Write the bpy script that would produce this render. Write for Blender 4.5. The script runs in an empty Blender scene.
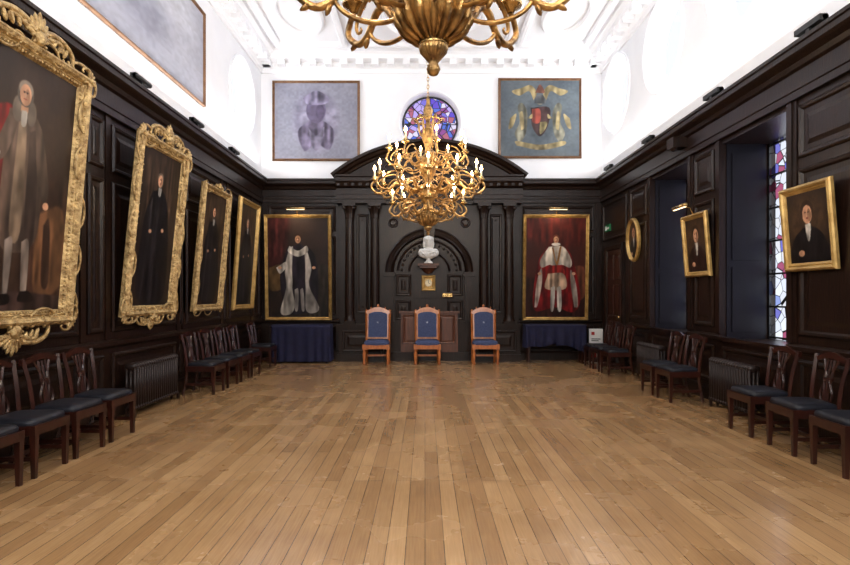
import bpy, math, random
import numpy as np
from mathutils import Matrix, Vector
random.seed(7); rng=np.random.RandomState(5)
PI=math.pi
def lin(c):
    return tuple(((x/255)/12.92 if x/255<=0.04045 else ((x/255+0.055)/1.055)**2.4) for x in c)
T=Matrix.Translation
def R(a,ax): return Matrix.Rotation(a,4,ax)

# ------------------------------------------------------------ materials
def newmat(name):
    m=bpy.data.materials.new(name); m.use_nodes=True
    nt=m.node_tree; b=nt.nodes['Principled BSDF']
    return m,nt,b
def pbr(name,c1,c2=None,rough=.5,metal=0,scale=6,stretch=(1,1,1),bump=0,bscale=40,coat=0,spec=.5,bdist=.01):
    m,nt,b=newmat(name); N=nt.nodes; L=nt.links
    b.inputs['Roughness'].default_value=rough; b.inputs['Metallic'].default_value=metal
    b.inputs['Coat Weight'].default_value=coat; b.inputs['Coat Roughness'].default_value=.15
    b.inputs['Specular IOR Level'].default_value=spec
    c1=lin(c1); c2=lin(c2) if c2 else c1
    tc=N.new('ShaderNodeTexCoord'); mp=N.new('ShaderNodeMapping'); mp.inputs['Scale'].default_value=stretch
    L.new(tc.outputs['Object'],mp.inputs[0])
    nz=N.new('ShaderNodeTexNoise'); nz.inputs['Scale'].default_value=scale; nz.inputs['Detail'].default_value=5
    L.new(mp.outputs[0],nz.inputs[0])
    cr=N.new('ShaderNodeValToRGB'); cr.color_ramp.elements[0].position=.3; cr.color_ramp.elements[1].position=.7
    cr.color_ramp.elements[0].color=(*c1,1); cr.color_ramp.elements[1].color=(*c2,1)
    L.new(nz.outputs[0],cr.inputs[0]); L.new(cr.outputs[0],b.inputs['Base Color'])
    if bump:
        n2=N.new('ShaderNodeTexNoise'); n2.inputs['Scale'].default_value=bscale; n2.inputs['Detail'].default_value=3
        L.new(mp.outputs[0],n2.inputs[0])
        bp=N.new('ShaderNodeBump'); bp.inputs['Strength'].default_value=bump; bp.inputs['Distance'].default_value=bdist
        L.new(n2.outputs[0],bp.inputs['Height']); L.new(bp.outputs[0],b.inputs['Normal'])
    return m
WOOD=pbr('dark_oak_panelling',(17,10,8),(42,25,17),rough=.31,scale=9,stretch=(5,5,.35),bump=.22,bscale=24,spec=.3)
WOODB=pbr('jamb_wood_blue_light',(11,10,17),(17,15,26),rough=.45,scale=4,stretch=(3,3,.5),spec=.25)  # blue light from the stained glass is painted into the jamb colour
WOODR=pbr('warm_brown_wood',(70,38,24),(98,54,34),rough=.4,scale=6,stretch=(3,3,.5))
MAHOG=pbr('mahogany',(36,15,10),(58,25,17),rough=.3,scale=8,stretch=(2,2,.6),coat=.2,spec=.4)
HONEY=pbr('honey_oak',(156,86,40),(196,116,58),rough=.35,scale=8,stretch=(2,2,.6),coat=.3)
NAVY=pbr('navy_leather',(18,19,26),(29,31,40),rough=.45,scale=12,bump=.1,spec=.35)
BLUE=pbr('blue_upholstery',(50,60,94),(66,78,114),rough=.8,scale=30,bump=.2,bscale=200)
CLOTH=pbr('royal_blue_cloth',(14,15,44),(22,24,62),rough=.85,scale=10,bump=.1,bscale=300)
WHITE=pbr('white_plaster',(234,235,239),(240,241,244),rough=.8,scale=2)
CEIL=pbr('white_ceiling',(238,239,242),(244,244,246),rough=.85,scale=2)
GOLD=pbr('carved_giltwood',(132,102,60),(222,192,134),rough=.38,metal=.42,scale=16,bump=.8,bscale=38,bdist=.025)
GOLDP=pbr('plain_gilt',(160,124,66),(208,174,108),rough=.35,metal=.5,scale=9,bump=.2,bscale=60)
BRASS=pbr('aged_gilt_brass',(124,96,54),(226,190,124),rough=.25,metal=.8,scale=16,bump=.4,bscale=40)
BRONZE=pbr('gilded_scrollwork',(88,60,34),(208,166,102),rough=.3,metal=.7,scale=18,bump=.6,bscale=45)
MARBLE=pbr('white_marble',(206,206,204),(232,232,228),rough=.4,scale=8)
RAD=pbr('brown_radiator_paint',(32,22,19),(40,28,25),rough=.35,scale=4,spec=.3)
BLACK=pbr('black_metal',(14,14,15),(20,20,22),rough=.4)
WPAINT=pbr('white_enamel',(225,225,222),rough=.4)
RED=pbr('red_enamel',(170,22,20),rough=.3)
GREEN=pbr('green_sign',(20,120,70),rough=.4)
WAX=pbr('candle_wax',(236,222,190),rough=.5)
THINFR=pbr('brown_gilt_moulding',(104,70,46),(134,98,66),rough=.4,metal=.3,scale=8)
DIAL=pbr('clock_dial',(226,214,180),rough=.4)
SILV=pbr('silver_thread',(170,176,190),rough=.5)

PAINT,nt,b=newmat('oil_paint'); at=nt.nodes.new('ShaderNodeAttribute'); at.attribute_name='paint'
nt.links.new(at.outputs['Color'],b.inputs['Base Color']); b.inputs['Roughness'].default_value=.4; b.inputs['Specular IOR Level'].default_value=.2

def emis(name,c,s):
    m,nt,b=newmat(name); b.inputs['Base Color'].default_value=(*lin(c),1)
    b.inputs['Emission Color'].default_value=(*lin(c),1); b.inputs['Emission Strength'].default_value=s
    return m
BULB=emis('candle_bulb',(255,210,146),34)
BULB_D=emis('picture_lamp_tube',(255,225,180),3)

def floor_mat():
    m,nt,b=newmat('oak_floorboards'); N=nt.nodes; L=nt.links
    tc=N.new('ShaderNodeTexCoord'); mp=N.new('ShaderNodeMapping'); mp.inputs['Rotation'].default_value=(0,0,PI/2)
    L.new(tc.outputs['Object'],mp.inputs[0])
    br=N.new('ShaderNodeTexBrick'); br.offset=.37; br.offset_frequency=3
    br.inputs['Scale'].default_value=1; br.inputs['Brick Width'].default_value=2.3; br.inputs['Row Height'].default_value=.115
    br.inputs['Mortar Size'].default_value=.0026; br.inputs['Mortar Smooth'].default_value=.2; br.inputs['Bias'].default_value=0
    br.inputs['Color1'].default_value=(*lin((158,122,82)),1); br.inputs['Color2'].default_value=(*lin((188,152,108)),1)
    br.inputs['Mortar'].default_value=(*lin((92,62,38)),1)
    L.new(mp.outputs[0],br.inputs[0])
    mp2=N.new('ShaderNodeMapping'); mp2.inputs['Scale'].default_value=(26,1.1,1); L.new(tc.outputs['Object'],mp2.inputs[0])
    nz=N.new('ShaderNodeTexNoise'); nz.inputs['Scale'].default_value=3; nz.inputs['Detail'].default_value=5; nz.inputs['Distortion'].default_value=.4; nz.inputs['Roughness'].default_value=.5
    L.new(mp2.outputs[0],nz.inputs[0])
    cr=N.new('ShaderNodeValToRGB'); cr.color_ramp.elements[0].color=(.82,.78,.74,1); cr.color_ramp.elements[1].color=(1.06,1.06,1.06,1)
    cr.color_ramp.elements[0].position=.3; cr.color_ramp.elements[1].position=.66
    L.new(nz.outputs[0],cr.inputs[0])
    mx=N.new('ShaderNodeMix'); mx.data_type='RGBA'; mx.blend_type='MULTIPLY'; mx.inputs[0].default_value=.9
    L.new(br.outputs['Color'],mx.inputs[6]); L.new(cr.outputs[0],mx.inputs[7])
    n3=N.new('ShaderNodeTexNoise'); n3.inputs['Scale'].default_value=1.3; n3.inputs['Detail'].default_value=6; L.new(tc.outputs['Object'],n3.inputs[0])
    c3=N.new('ShaderNodeValToRGB'); c3.color_ramp.elements[0].color=(.86,.83,.8,1); c3.color_ramp.elements[1].color=(1.08,1.08,1.08,1)
    c3.color_ramp.elements[0].position=.35; c3.color_ramp.elements[1].position=.65
    L.new(n3.outputs[0],c3.inputs[0])
    m2=N.new('ShaderNodeMix'); m2.data_type='RGBA'; m2.blend_type='MULTIPLY'; m2.inputs[0].default_value=1
    L.new(mx.outputs[2],m2.inputs[6]); L.new(c3.outputs[0],m2.inputs[7])
    L.new(m2.outputs[2],b.inputs['Base Color'])
    mr=N.new('ShaderNodeMapRange'); mr.inputs[3].default_value=.2; mr.inputs[4].default_value=.34
    L.new(n3.outputs[0],mr.inputs[0]); L.new(mr.outputs[0],b.inputs['Roughness'])
    b.inputs['Coat Weight'].default_value=.5; b.inputs['Coat Roughness'].default_value=.17
    bp=N.new('ShaderNodeBump'); bp.inputs['Strength'].default_value=.35; bp.inputs['Distance'].default_value=.002; bp.invert=True
    L.new(br.outputs['Fac'],bp.inputs['Height']); L.new(bp.outputs[0],b.inputs['Normal'])
    return m
FLOOR=floor_mat()

def glass_mat(name,scale,cols,linew=.03,dens=1):
    m=bpy.data.materials.new(name); m.use_nodes=True; nt=m.node_tree; N=nt.nodes; L=nt.links; N.clear()
    out=N.new('ShaderNodeOutputMaterial'); tr=N.new('ShaderNodeBsdfTransparent'); df=N.new('ShaderNodeBsdfPrincipled')
    df.inputs['Base Color'].default_value=(.01,.01,.01,1)
    tc=N.new('ShaderNodeTexCoord'); v=N.new('ShaderNodeTexVoronoi'); v.inputs['Scale'].default_value=scale
    L.new(tc.outputs['Object'],v.inputs[0])
    cr=N.new('ShaderNodeValToRGB'); cr.color_ramp.interpolation='CONSTANT'
    e=cr.color_ramp.elements
    while len(e)<len(cols): e.new(.5)
    for i,c in enumerate(cols): e[i].position=i/len(cols); e[i].color=(*lin(c),1)
    L.new(v.outputs['Color'],cr.inputs[0]); L.new(cr.outputs[0],tr.inputs[0])
    v2=N.new('ShaderNodeTexVoronoi'); v2.feature='DISTANCE_TO_EDGE'; v2.inputs['Scale'].default_value=scale; L.new(tc.outputs['Object'],v2.inputs[0])
    lt=N.new('ShaderNodeMath'); lt.operation='LESS_THAN'; lt.inputs[1].default_value=linew; L.new(v2.outputs[0],lt.inputs[0])
    mx=N.new('ShaderNodeMixShader'); L.new(lt.outputs[0],mx.inputs[0]); L.new(tr.outputs[0],mx.inputs[1]); L.new(df.outputs[0],mx.inputs[2])
    L.new(mx.outputs[0],out.inputs[0]); return m
STAIN=glass_mat('stained_glass',7,[(225,228,240),(120,120,200),(225,230,245),(170,90,120),(235,238,245),(225,228,238),(225,225,230),(150,165,220)],.03)
ROSE=glass_mat('rose_stained_glass',8,[(110,90,200),(150,90,150),(190,170,235),(100,120,210),(225,215,240),(180,110,130),(130,120,210)],.04)
CLEAR=glass_mat('frosted_glass',1,[(238,241,246),(240,243,248)],-1)

# ------------------------------------------------------------ mesh builder
class MB:
    def __init__(s):
        s.v=[];s.f=[];s.mi=[];s.sm=[];s.mats=[];s.M=Matrix();s.cols=[]
    def add(s,vs,fs,m,smooth=False,cols=None):
        if m not in s.mats: s.mats.append(m)
        k=s.mats.index(m); b=len(s.v); M=s.M
        s.v+= [tuple(M@Vector(v)) for v in vs]
        s.cols+= (cols if cols is not None else [(0,0,0)]*len(vs))
        s.f+= [tuple(b+i for i in f) for f in fs]
        s.mi+=[k]*len(fs); s.sm+=[smooth]*len(fs)
    def box(s,x0,x1,y0,y1,z0,z1,m):
        vs=[(x,y,z) for z in (z0,z1) for y in (y0,y1) for x in (x0,x1)]
        s.add(vs,[(0,1,3,2),(4,6,7,5),(0,4,5,1),(1,5,7,3),(3,7,6,2),(2,6,4,0)],m)
    def taper(s,c,b0,b1,z0,z1,m,c1=None):
        c1=c1 or c
        vs=[(c[0]+i*b0,c[1]+j*b0,z0) for j in(-1,1) for i in (-1,1)]+[(c1[0]+i*b1,c1[1]+j*b1,z1) for j in(-1,1) for i in (-1,1)]
        s.add(vs,[(0,1,3,2),(4,6,7,5),(0,4,5,1),(1,5,7,3),(3,7,6,2),(2,6,4,0)],m)
    def lathe(s,prof,m,n=20,lob=0,amp=0,c=(0,0,0),smooth=True,arc=2*PI,a0=0):
        vs=[];fs=[]; full=abs(arc-2*PI)<1e-6; nn=n if full else n+1
        for r,z in prof:
            for i in range(nn):
                a=a0+arc*i/n; rr=r*(1+amp*math.cos(lob*a)) if lob else r
                vs.append((c[0]+rr*math.cos(a),c[1]+rr*math.sin(a),c[2]+z))
        for j in range(len(prof)-1):
            for i in range(n):
                i2=(i+1)%nn; fs.append((j*nn+i,j*nn+i2,(j+1)*nn+i2,(j+1)*nn+i))
        s.add(vs,fs,m,smooth)
    def ell(s,c,r,m,n=12,k=8,rot=None):
        vs=[];fs=[]
        for j in range(k+1):
            t=PI*j/k
            for i in range(n):
                a=2*PI*i/n; p=Vector((r[0]*math.sin(t)*math.cos(a),r[1]*math.sin(t)*math.sin(a),r[2]*math.cos(t)))
                if rot: p=rot@p
                vs.append(tuple(p+Vector(c)))
        for j in range(k):
            for i in range(n): fs.append((j*n+i,j*n+(i+1)%n,(j+1)*n+(i+1)%n,(j+1)*n+i))
        s.add(vs,fs,m,True)
    def tube(s,pts,rad,m,n=8,closed=False,smooth=True,flat=None):
        P=[Vector(p) for p in pts]; K=len(P)
        if not hasattr(rad,'__len__'): rad=[rad]*K
        nrm=None; vs=[];fs=[]
        for i in range(K):
            if closed: t=P[(i+1)%K]-P[i-1]
            else: t=P[min(i+1,K-1)]-P[max(i-1,0)]
            if t.length<1e-9: t=Vector((0,0,1))
            t.normalize()
            if nrm is None:
                nrm=t.orthogonal() if flat is None else Vector(flat)
            nrm=(nrm-t*nrm.dot(t)); 
            if nrm.length<1e-6: nrm=t.orthogonal()
            nrm.normalize(); bn=t.cross(nrm)
            for j in range(n):
                a=2*PI*(j+.5)/n; vs.append(tuple(P[i]+(nrm*math.cos(a)+bn*math.sin(a))*rad[i]))
        for i in range(K if closed else K-1):
            for j in range(n):
                i2=(i+1)%K; fs.append((i*n+j,i*n+(j+1)%n,i2*n+(j+1)%n,i2*n+j))
        if not closed: fs+= [tuple(range(n-1,-1,-1)),tuple((K-1)*n+j for j in range(n))]
        s.add(vs,fs,m,smooth)
    def frame(s,x0,x1,z0,z1,prof,m,fill=False,y=0):
        vs=[];fs=[]
        for ins,d in prof:
            vs+=[(x0+ins,y-d,z0+ins),(x1-ins,y-d,z0+ins),(x1-ins,y-d,z1-ins),(x0+ins,y-d,z1-ins)]
        for j in range(len(prof)-1):
            for i in range(4): fs.append((j*4+i,j*4+(i+1)%4,j*4+4+(i+1)%4,j*4+4+i))
        if fill:
            k=(len(prof)-1)*4; fs.append((k,k+1,k+2,k+3))
        s.add(vs,fs,m)
    def oframe(s,cx,cz,rx,rz,prof,m,n=48,fill=False,a0=0,a1=2*PI,y=0):
        vs=[];fs=[]; full=abs(a1-a0-2*PI)<1e-6; nn=n if full else n+1
        for ins,d in prof:
            for i in range(nn):
                a=a0+(a1-a0)*i/n; vs.append((cx+(rx-ins)*math.cos(a),y-d,cz+(rz-ins)*math.sin(a)))
        for j in range(len(prof)-1):
            for i in range(n):
                i2=(i+1)%nn; fs.append((j*nn+i,j*nn+i2,(j+1)*nn+i2,(j+1)*nn+i))
        if fill: fs.append(tuple((len(prof)-1)*nn+i for i in range(nn)))
        s.add(vs,fs,m)
    def prism(s,poly,u0,u1,m):
        k=len(poly); vs=[(u0,-n,z) for n,z in poly]+[(u1,-n,z) for n,z in poly]
        fs=[(i,(i+1)%k,k+(i+1)%k,k+i) for i in range(k)]+[tuple(range(k)),tuple(range(2*k-1,k-1,-1))]
        s.add(vs,fs,m)
    def slab(s,poly,y0,y1,m):
        k=len(poly); vs=[(x,y0,z) for x,z in poly]+[(x,y1,z) for x,z in poly]
        fs=[(i,(i+1)%k,k+(i+1)%k,k+i) for i in range(k)]+[tuple(range(k)),tuple(range(2*k-1,k-1,-1))]
        s.add(vs,fs,m)
    def canvas(s,x0,z0,w,h,img,y=0,oval=False):
        ny,nx=img.shape[:2]; vs=[];fs=[]
        for j in range(ny):
            for i in range(nx): vs.append((x0+w*i/(nx-1),y,z0+h*j/(ny-1)))
        for j in range(ny-1):
            for i in range(nx-1):
                if oval and ((i+.5)/(nx-1)*2-1)**2+((j+.5)/(ny-1)*2-1)**2>1: continue
                k=j*nx+i; fs.append((k,k+1,k+nx+1,k+nx))
        a=np.clip(img/255,0,1); a=np.where(a<=.04045,a/12.92,((a+.055)/1.055)**2.4)
        s.add(vs,fs,PAINT,True,[tuple(c) for c in a.reshape(-1,3).tolist()])
    def build(s,name,loc=None,recalc=True,link=True,mods=()):
        V=np.array(s.v)
        if loc is None:
            c=(V.min(0)+V.max(0))/2; loc=(c[0],c[1],V[:,2].min()); V=V-np.array(loc)
        me=bpy.data.meshes.new(name); me.from_pydata(V.tolist(),[],s.f)
        for m in s.mats: me.materials.append(m)
        me.polygons.foreach_set('material_index',s.mi); me.polygons.foreach_set('use_smooth',s.sm)
        if PAINT in s.mats:
            at=me.color_attributes.new('paint','FLOAT_COLOR','POINT')
            arr=np.ones((len(s.v),4)); arr[:,:3]=np.array(s.cols); at.data.foreach_set('color',arr.ravel())
        if recalc:
            import bmesh
            bm=bmesh.new(); bm.from_mesh(me); bmesh.ops.recalc_face_normals(bm,faces=bm.faces); bm.to_mesh(me); bm.free()
        me.update()
        o=bpy.data.objects.new(name,me); o.location=loc
        bpy.context.collection.objects.link(o)
        return o
def inst(o,name,M):
    n=bpy.data.objects.new(name,o.data); n.matrix_world=M; bpy.context.collection.objects.link(n); return n
def cr(pts,n=8):
    P=[Vector(p) for p in pts]; P=[2*P[0]-P[1]]+P+[2*P[-1]-P[-2]]; out=[]
    for i in range(1,len(P)-2):
        for k in range(n):
            t=k/n; a,b,c,d=P[i-1:i+3]
            out.append(.5*((2*b)+(c-a)*t+(2*a-5*b+4*c-d)*t*t+(3*b-3*c+d-a)*t**3))
    out.append(P[-2]); return out
def scroll(p0,p1,kind='C',A=45,k0=2,n=44,side=1):
    pts=[];x=y=th=0; 
    for i in range(n):
        s_=i/(n-1); a=abs(2*s_-1); k=k0+A*a**4
        sg=side*(1 if (kind=='C' or s_<.5) else -1)
        pts.append((x,y)); th+=sg*k/n; x+=math.cos(th); y+=math.sin(th)
    a=complex(*pts[0]); b=complex(*pts[-1]); q=(complex(*p1)-complex(*p0))/(b-a)
    o=[complex(*p0)+(complex(*p)-a)*q for p in pts]
    return [(z.real,z.imag) for z in o]
def rads(n,r,e=.35): return [r*(e+(1-e)*math.sin(PI*(i+.5)/n)**.7) for i in range(n)]
def put_scroll(mb,p0,p1,r,m,y=-.06,**k):
    pts=scroll(p0,p1,**k); mb.tube([(x,y,z) for x,z in pts],rads(len(pts),r),m,n=6)
def leaf(mb,x,z,ang,l,w,m,y=-.06,d=.03):
    mb.ell((x+math.cos(ang)*l/2,y,z+math.sin(ang)*l/2),(l/2,d,w/2),m,10,6,rot=Matrix.Rotation(-ang,3,'Y'))

# ------------------------------------------------------------ painting engine
def noise(ny,nx,g,sd,gx=None):
    gx=gx or g
    r=np.random.RandomState(sd).rand(g+2,gx+2); yy=np.linspace(0,g,ny); xx=np.linspace(0,gx,nx)
    yi=yy.astype(int); xi=xx.astype(int); fy=(yy-yi)[:,None]; fx=(xx-xi)[None]
    fy=fy*fy*(3-2*fy); fx=fx*fx*(3-2*fx)
    a=r[yi][:,xi];b_=r[yi][:,xi+1];c=r[yi+1][:,xi];d=r[yi+1][:,xi+1]
    return a*(1-fy)*(1-fx)+b_*(1-fy)*fx+c*fy*(1-fx)+d*fy*fx
def paint(w,h,bg1,bg2,ops,res=.012,sd=1,tex=.14,tone=1.0):
    nx=int(w/res)+1; ny=int(h/res)+1
    U,V=np.meshgrid(np.linspace(0,w,nx),np.linspace(0,h,ny))
    n=(noise(ny,nx,4,sd)*.6+noise(ny,nx,9,sd+1)*.4)[...,None]
    img=np.array(bg1,float)*(1-n)+np.array(bg2,float)*n
    k=0
    for op in ops:
        k+=1; kind,col,soft=op[0],np.array(op[1],float),op[2]*h*(.5 if op[2]<.04 else 1)
        if kind=='E':
            cx,cy,rx,ry=op[3]; rot=op[4] if len(op)>4 else 0
            x=U-cx*w; y=V-cy*h; c,s_=math.cos(rot),math.sin(rot); x,y=x*c+y*s_,-x*s_+y*c
            rx*=h; ry*=h; d=(np.sqrt((x/rx)**2+(y/ry)**2)-1)*min(rx,ry); fold=0
        else:
            P=cr([(p[0]*w,p[1]*h,0) for p in op[3]+[op[3][0]]],5) if kind=='P' else [Vector((p[0]*w,p[1]*h,0)) for p in op[3]+[op[3][0]]]
            d=np.full(U.shape,1e9); ins=np.zeros(U.shape,bool)
            for a,b_ in zip(P[:-1],P[1:]):
                ex,ey=b_.x-a.x,b_.y-a.y; L2=ex*ex+ey*ey+1e-12
                t=np.clip(((U-a.x)*ex+(V-a.y)*ey)/L2,0,1)
                d=np.minimum(d,np.hypot(U-a.x-t*ex,V-a.y-t*ey))
                if abs(ey)>1e-9:
                    c=((a.y>V)!=(b_.y>V))&(U<ex*(V-a.y)/ey+a.x); ins^=c
            d=np.where(ins,-d,d); fold=.5
        al=np.clip(.5-d/max(soft,1e-4),0,1)[...,None]
        nn=(noise(ny,nx,22,sd+k*7)+noise(ny,nx,11,sd+k*5))[...,None]/2
        fo=(noise(ny,nx,6,sd+k*3,26)-.55)[...,None]*fold*1.5
        img=img*(1-al)+col*(1+(nn-.5)*2*tex*1.8+fo)*al
    return np.clip(img,0,255)*tone*(1+(noise(ny,nx,40,sd+99)-.5)*.1)[...,None]

SK=(190,142,110)
def face(cx,cy,r,hair=(50,34,24),wig=None,skin=SK):
    o=[]
    if wig: o+=[('E',tuple(x*.7 for x in wig),.01,(cx,cy-r*.1,r*1.08,r*1.15)),('E',wig,.01,(cx,cy+r*.4,r*.95,r*.8))]
    else: o+=[('E',hair,.008,(cx,cy+r*.35,r*1.0,r*1.05))]
    o+=[('E',skin,.006,(cx,cy-r*.15,r*.74,r*1.0)),
        ('E',tuple(x*.72 for x in skin),.008,(cx+r*.35,cy-r*.25,r*.32,r*.7)),
        ('E',(56,34,26),.003,(cx-r*.32,cy+r*.08,r*.16,r*.08)),('E',(56,34,26),.003,(cx+r*.28,cy+r*.08,r*.16,r*.08)),
        ('E',(210,164,132),.003,(cx-r*.05,cy-r*.15,r*.1,r*.28)),('E',(136,64,54),.003,(cx-r*.03,cy-r*.55,r*.24,r*.07))]
    return o
def p_scarlet():
    return [('P',(60,40,30),.05,[(.6,.5),(.95,.55),(1.05,.0),(.55,0)]),
     ('P',(96,66,44),.03,[(.68,.4),(.95,.44),(1,.12),(.72,.08)]),
     ('P',(50,34,26),.02,[(.76,.36),(.82,.38),(.86,.12),(.78,.12)]),
     ('P',(54,40,36),.02,[(.02,0),(1,0),(1,.06),(0,.08)]),
     ('P',(128,20,22),.015,[(.2,.76),(.4,.78),(.42,.5),(.34,.2),(.12,.18),(-.05,.4),(.05,.66)]),
     ('P',(66,10,14),.02,[(.24,.6),(.3,.6),(.26,.25),(.18,.25)]),
     ('P',(84,68,58),.01,[(.36,.78),(.62,.78),(.7,.6),(.68,.28),(.36,.26),(.34,.55)]),
     ('P',(58,46,40),.015,[(.55,.72),(.64,.7),(.67,.3),(.58,.3)]),
     ('P',(116,98,80),.015,[(.45,.74),(.52,.74),(.54,.32),(.44,.32)]),
     ('P',(78,64,54),.012,[(.6,.77),(.68,.73),(.78,.52),(.75,.45),(.68,.5),(.64,.6)]),
     ('P',(88,72,62),.012,[(.36,.76),(.44,.74),(.36,.6),(.28,.57),(.26,.61)]),
     ('P',(120,108,98),.008,[(.41,.28),(.48,.28),(.465,.06),(.43,.06)]),
     ('P',(110,98,88),.008,[(.56,.28),(.63,.28),(.64,.07),(.59,.07)]),
     ('P',(24,18,16),.006,[(.34,.06),(.48,.07),(.48,.03),(.32,.03)]),('P',(24,18,16),.006,[(.58,.08),(.67,.08),(.72,.04),(.57,.04)]),
     ('E',(110,98,86),.01,(.43,.79,.028,.05)),('E',(104,92,80),.01,(.555,.79,.028,.05)),
     ('E',(170,128,98),.006,(.49,.8,.02,.03)),
     ('P',(180,172,160),.006,[(.465,.79),(.515,.79),(.51,.735),(.47,.735)]),
     ('E',(190,182,170),.006,(.29,.6,.014,.012)),('E',SK,.006,(.265,.585,.02,.014)),('E',SK,.006,(.765,.44,.018,.016))]+face(.49,.86,.042,wig=(132,120,106))
def p_black(v=0):
    return [('P',(60,46,36),.06,[(.1,.95),(.9,.95),(.8,.5),(.15,.5)]),
     ('P',(20,17,19),.015,[(.34,.74),(.64,.74),(.82,.5),(.84,.05),(.2,.05),(.18,.5)]),
     ('P',(34,30,33),.03,[(.42,.7),(.52,.7),(.56,.1),(.42,.1)]),
     ('P',(44,39,41),.02,[(.3,.64),(.36,.66),(.3,.1),(.25,.1)]),
     ('P',(150,146,140),.006,[(.47,.77),(.54,.77),(.53,.72),(.48,.72)]),
     ('E',SK,.006,(.36,.48,.018,.012)),('E',SK,.006,(.66,.5,.018,.013))]+face(.5,.82+v,.04,wig=(104,90,78) if v==0 else None)
def p_white_robe():
    return [('P',(66,30,28),.05,[(.0,1),(.35,1),(.25,.6),(0,.5)]),('P',(40,34,30),.03,[(.65,.5),(1,.5),(1,0),(.65,0)]),
     ('P',(84,64,40),.02,[(.02,.5),(.22,.52),(.24,.3),(.03,.28)]),
     ('P',(30,25,32),.012,[(.32,.7),(.68,.7),(.82,.5),(.8,.1),(.6,.04),(.3,.06),(.2,.4)]),
     ('P',(166,158,148),.012,[(.36,.7),(.43,.7),(.44,.5),(.4,.3),(.44,.12),(.36,.03),(.2,.05),(.3,.3),(.28,.5)]),
     ('P',(160,152,144),.012,[(.58,.7),(.64,.68),(.72,.5),(.68,.32),(.84,.1),(.74,.04),(.62,.08),(.62,.3),(.6,.5)]),
     ('P',(34,28,36),.012,[(.42,.72),(.58,.72),(.62,.48),(.58,.26),(.44,.26),(.4,.45)]),
     ('P',(180,172,162),.008,[(.36,.72),(.5,.67),(.64,.72),(.66,.66),(.5,.61),(.34,.66)]),
     ('P',(140,132,126),.008,[(.44,.28),(.5,.28),(.49,.08),(.44,.08)]),('P',(140,132,126),.008,[(.53,.28),(.58,.28),(.6,.08),(.55,.08)]),
     ('P',(180,172,162),.01,[(.14,.5),(.3,.56),(.3,.5),(.2,.44)]),
     ('E',SK,.006,(.76,.5,.018,.014)),('E',SK,.006,(.2,.5,.018,.014))]+face(.5,.79,.038,hair=(46,30,22))
def p_king():
    return [('P',(74,26,20),.08,[(.0,1.02),(1,1.02),(.95,.75),(.5,.7),(0,.8)]),('P',(46,22,18),.04,[(0,.4),(1,.4),(1,0),(0,0)]),
     ('P',(84,46,32),.03,[(.7,.5),(.98,.5),(.98,.2),(.7,.2)]),
     ('P',(108,18,20),.012,[(.34,.7),(.2,.55),(.12,.2),(.18,.06),(.5,.1),(.8,.05),(.92,.2),(.8,.55),(.66,.7)]),
     ('P',(178,168,156),.012,[(.38,.71),(.62,.71),(.76,.58),(.74,.5),(.6,.53),(.5,.5),(.4,.53),(.26,.5),(.24,.58)]),
     ('P',(166,152,140),.01,[(.15,.1),(.2,.12),(.27,.34),(.26,.5),(.18,.34)]),('P',(166,152,140),.01,[(.82,.1),(.88,.12),(.84,.34),(.75,.48),(.76,.3)]),
     ('P',(120,30,26),.01,[(.4,.52),(.6,.52),(.64,.42),(.36,.42)]),
     ('P',(160,134,112),.01,[(.37,.44),(.63,.44),(.67,.29),(.33,.29)]),
     ('P',(174,166,156),.006,[(.42,.3),(.49,.3),(.47,.08),(.42,.08)]),('P',(174,166,156),.006,[(.52,.3),(.59,.3),(.6,.08),(.54,.08)]),
     ('E',(206,198,188),.006,(.5,.735,.045,.016)),('P',(140,96,50),.006,[(.43,.7),(.46,.7),(.51,.56),(.56,.7),(.59,.7),(.52,.52)]),
     ('E',SK,.006,(.23,.44,.018,.015)),('E',SK,.006,(.8,.44,.018,.015))]+face(.5,.785,.034,hair=(76,40,26))
def p_half(coat=(22,18,20)):
    return [('E',(66,48,34),.2,(.5,.6,.4,.4)),('P',coat,.02,[(.38,.5),(.62,.5),(.88,.34),(.98,-.05),(.02,-.05),(.12,.34)]),
     ('P',(180,174,164),.012,[(.43,.54),(.57,.54),(.54,.36),(.5,.3),(.46,.36)]),('E',SK,.012,(.3,.14,.06,.045))]+face(.5,.7,.13,wig=None)
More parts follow.
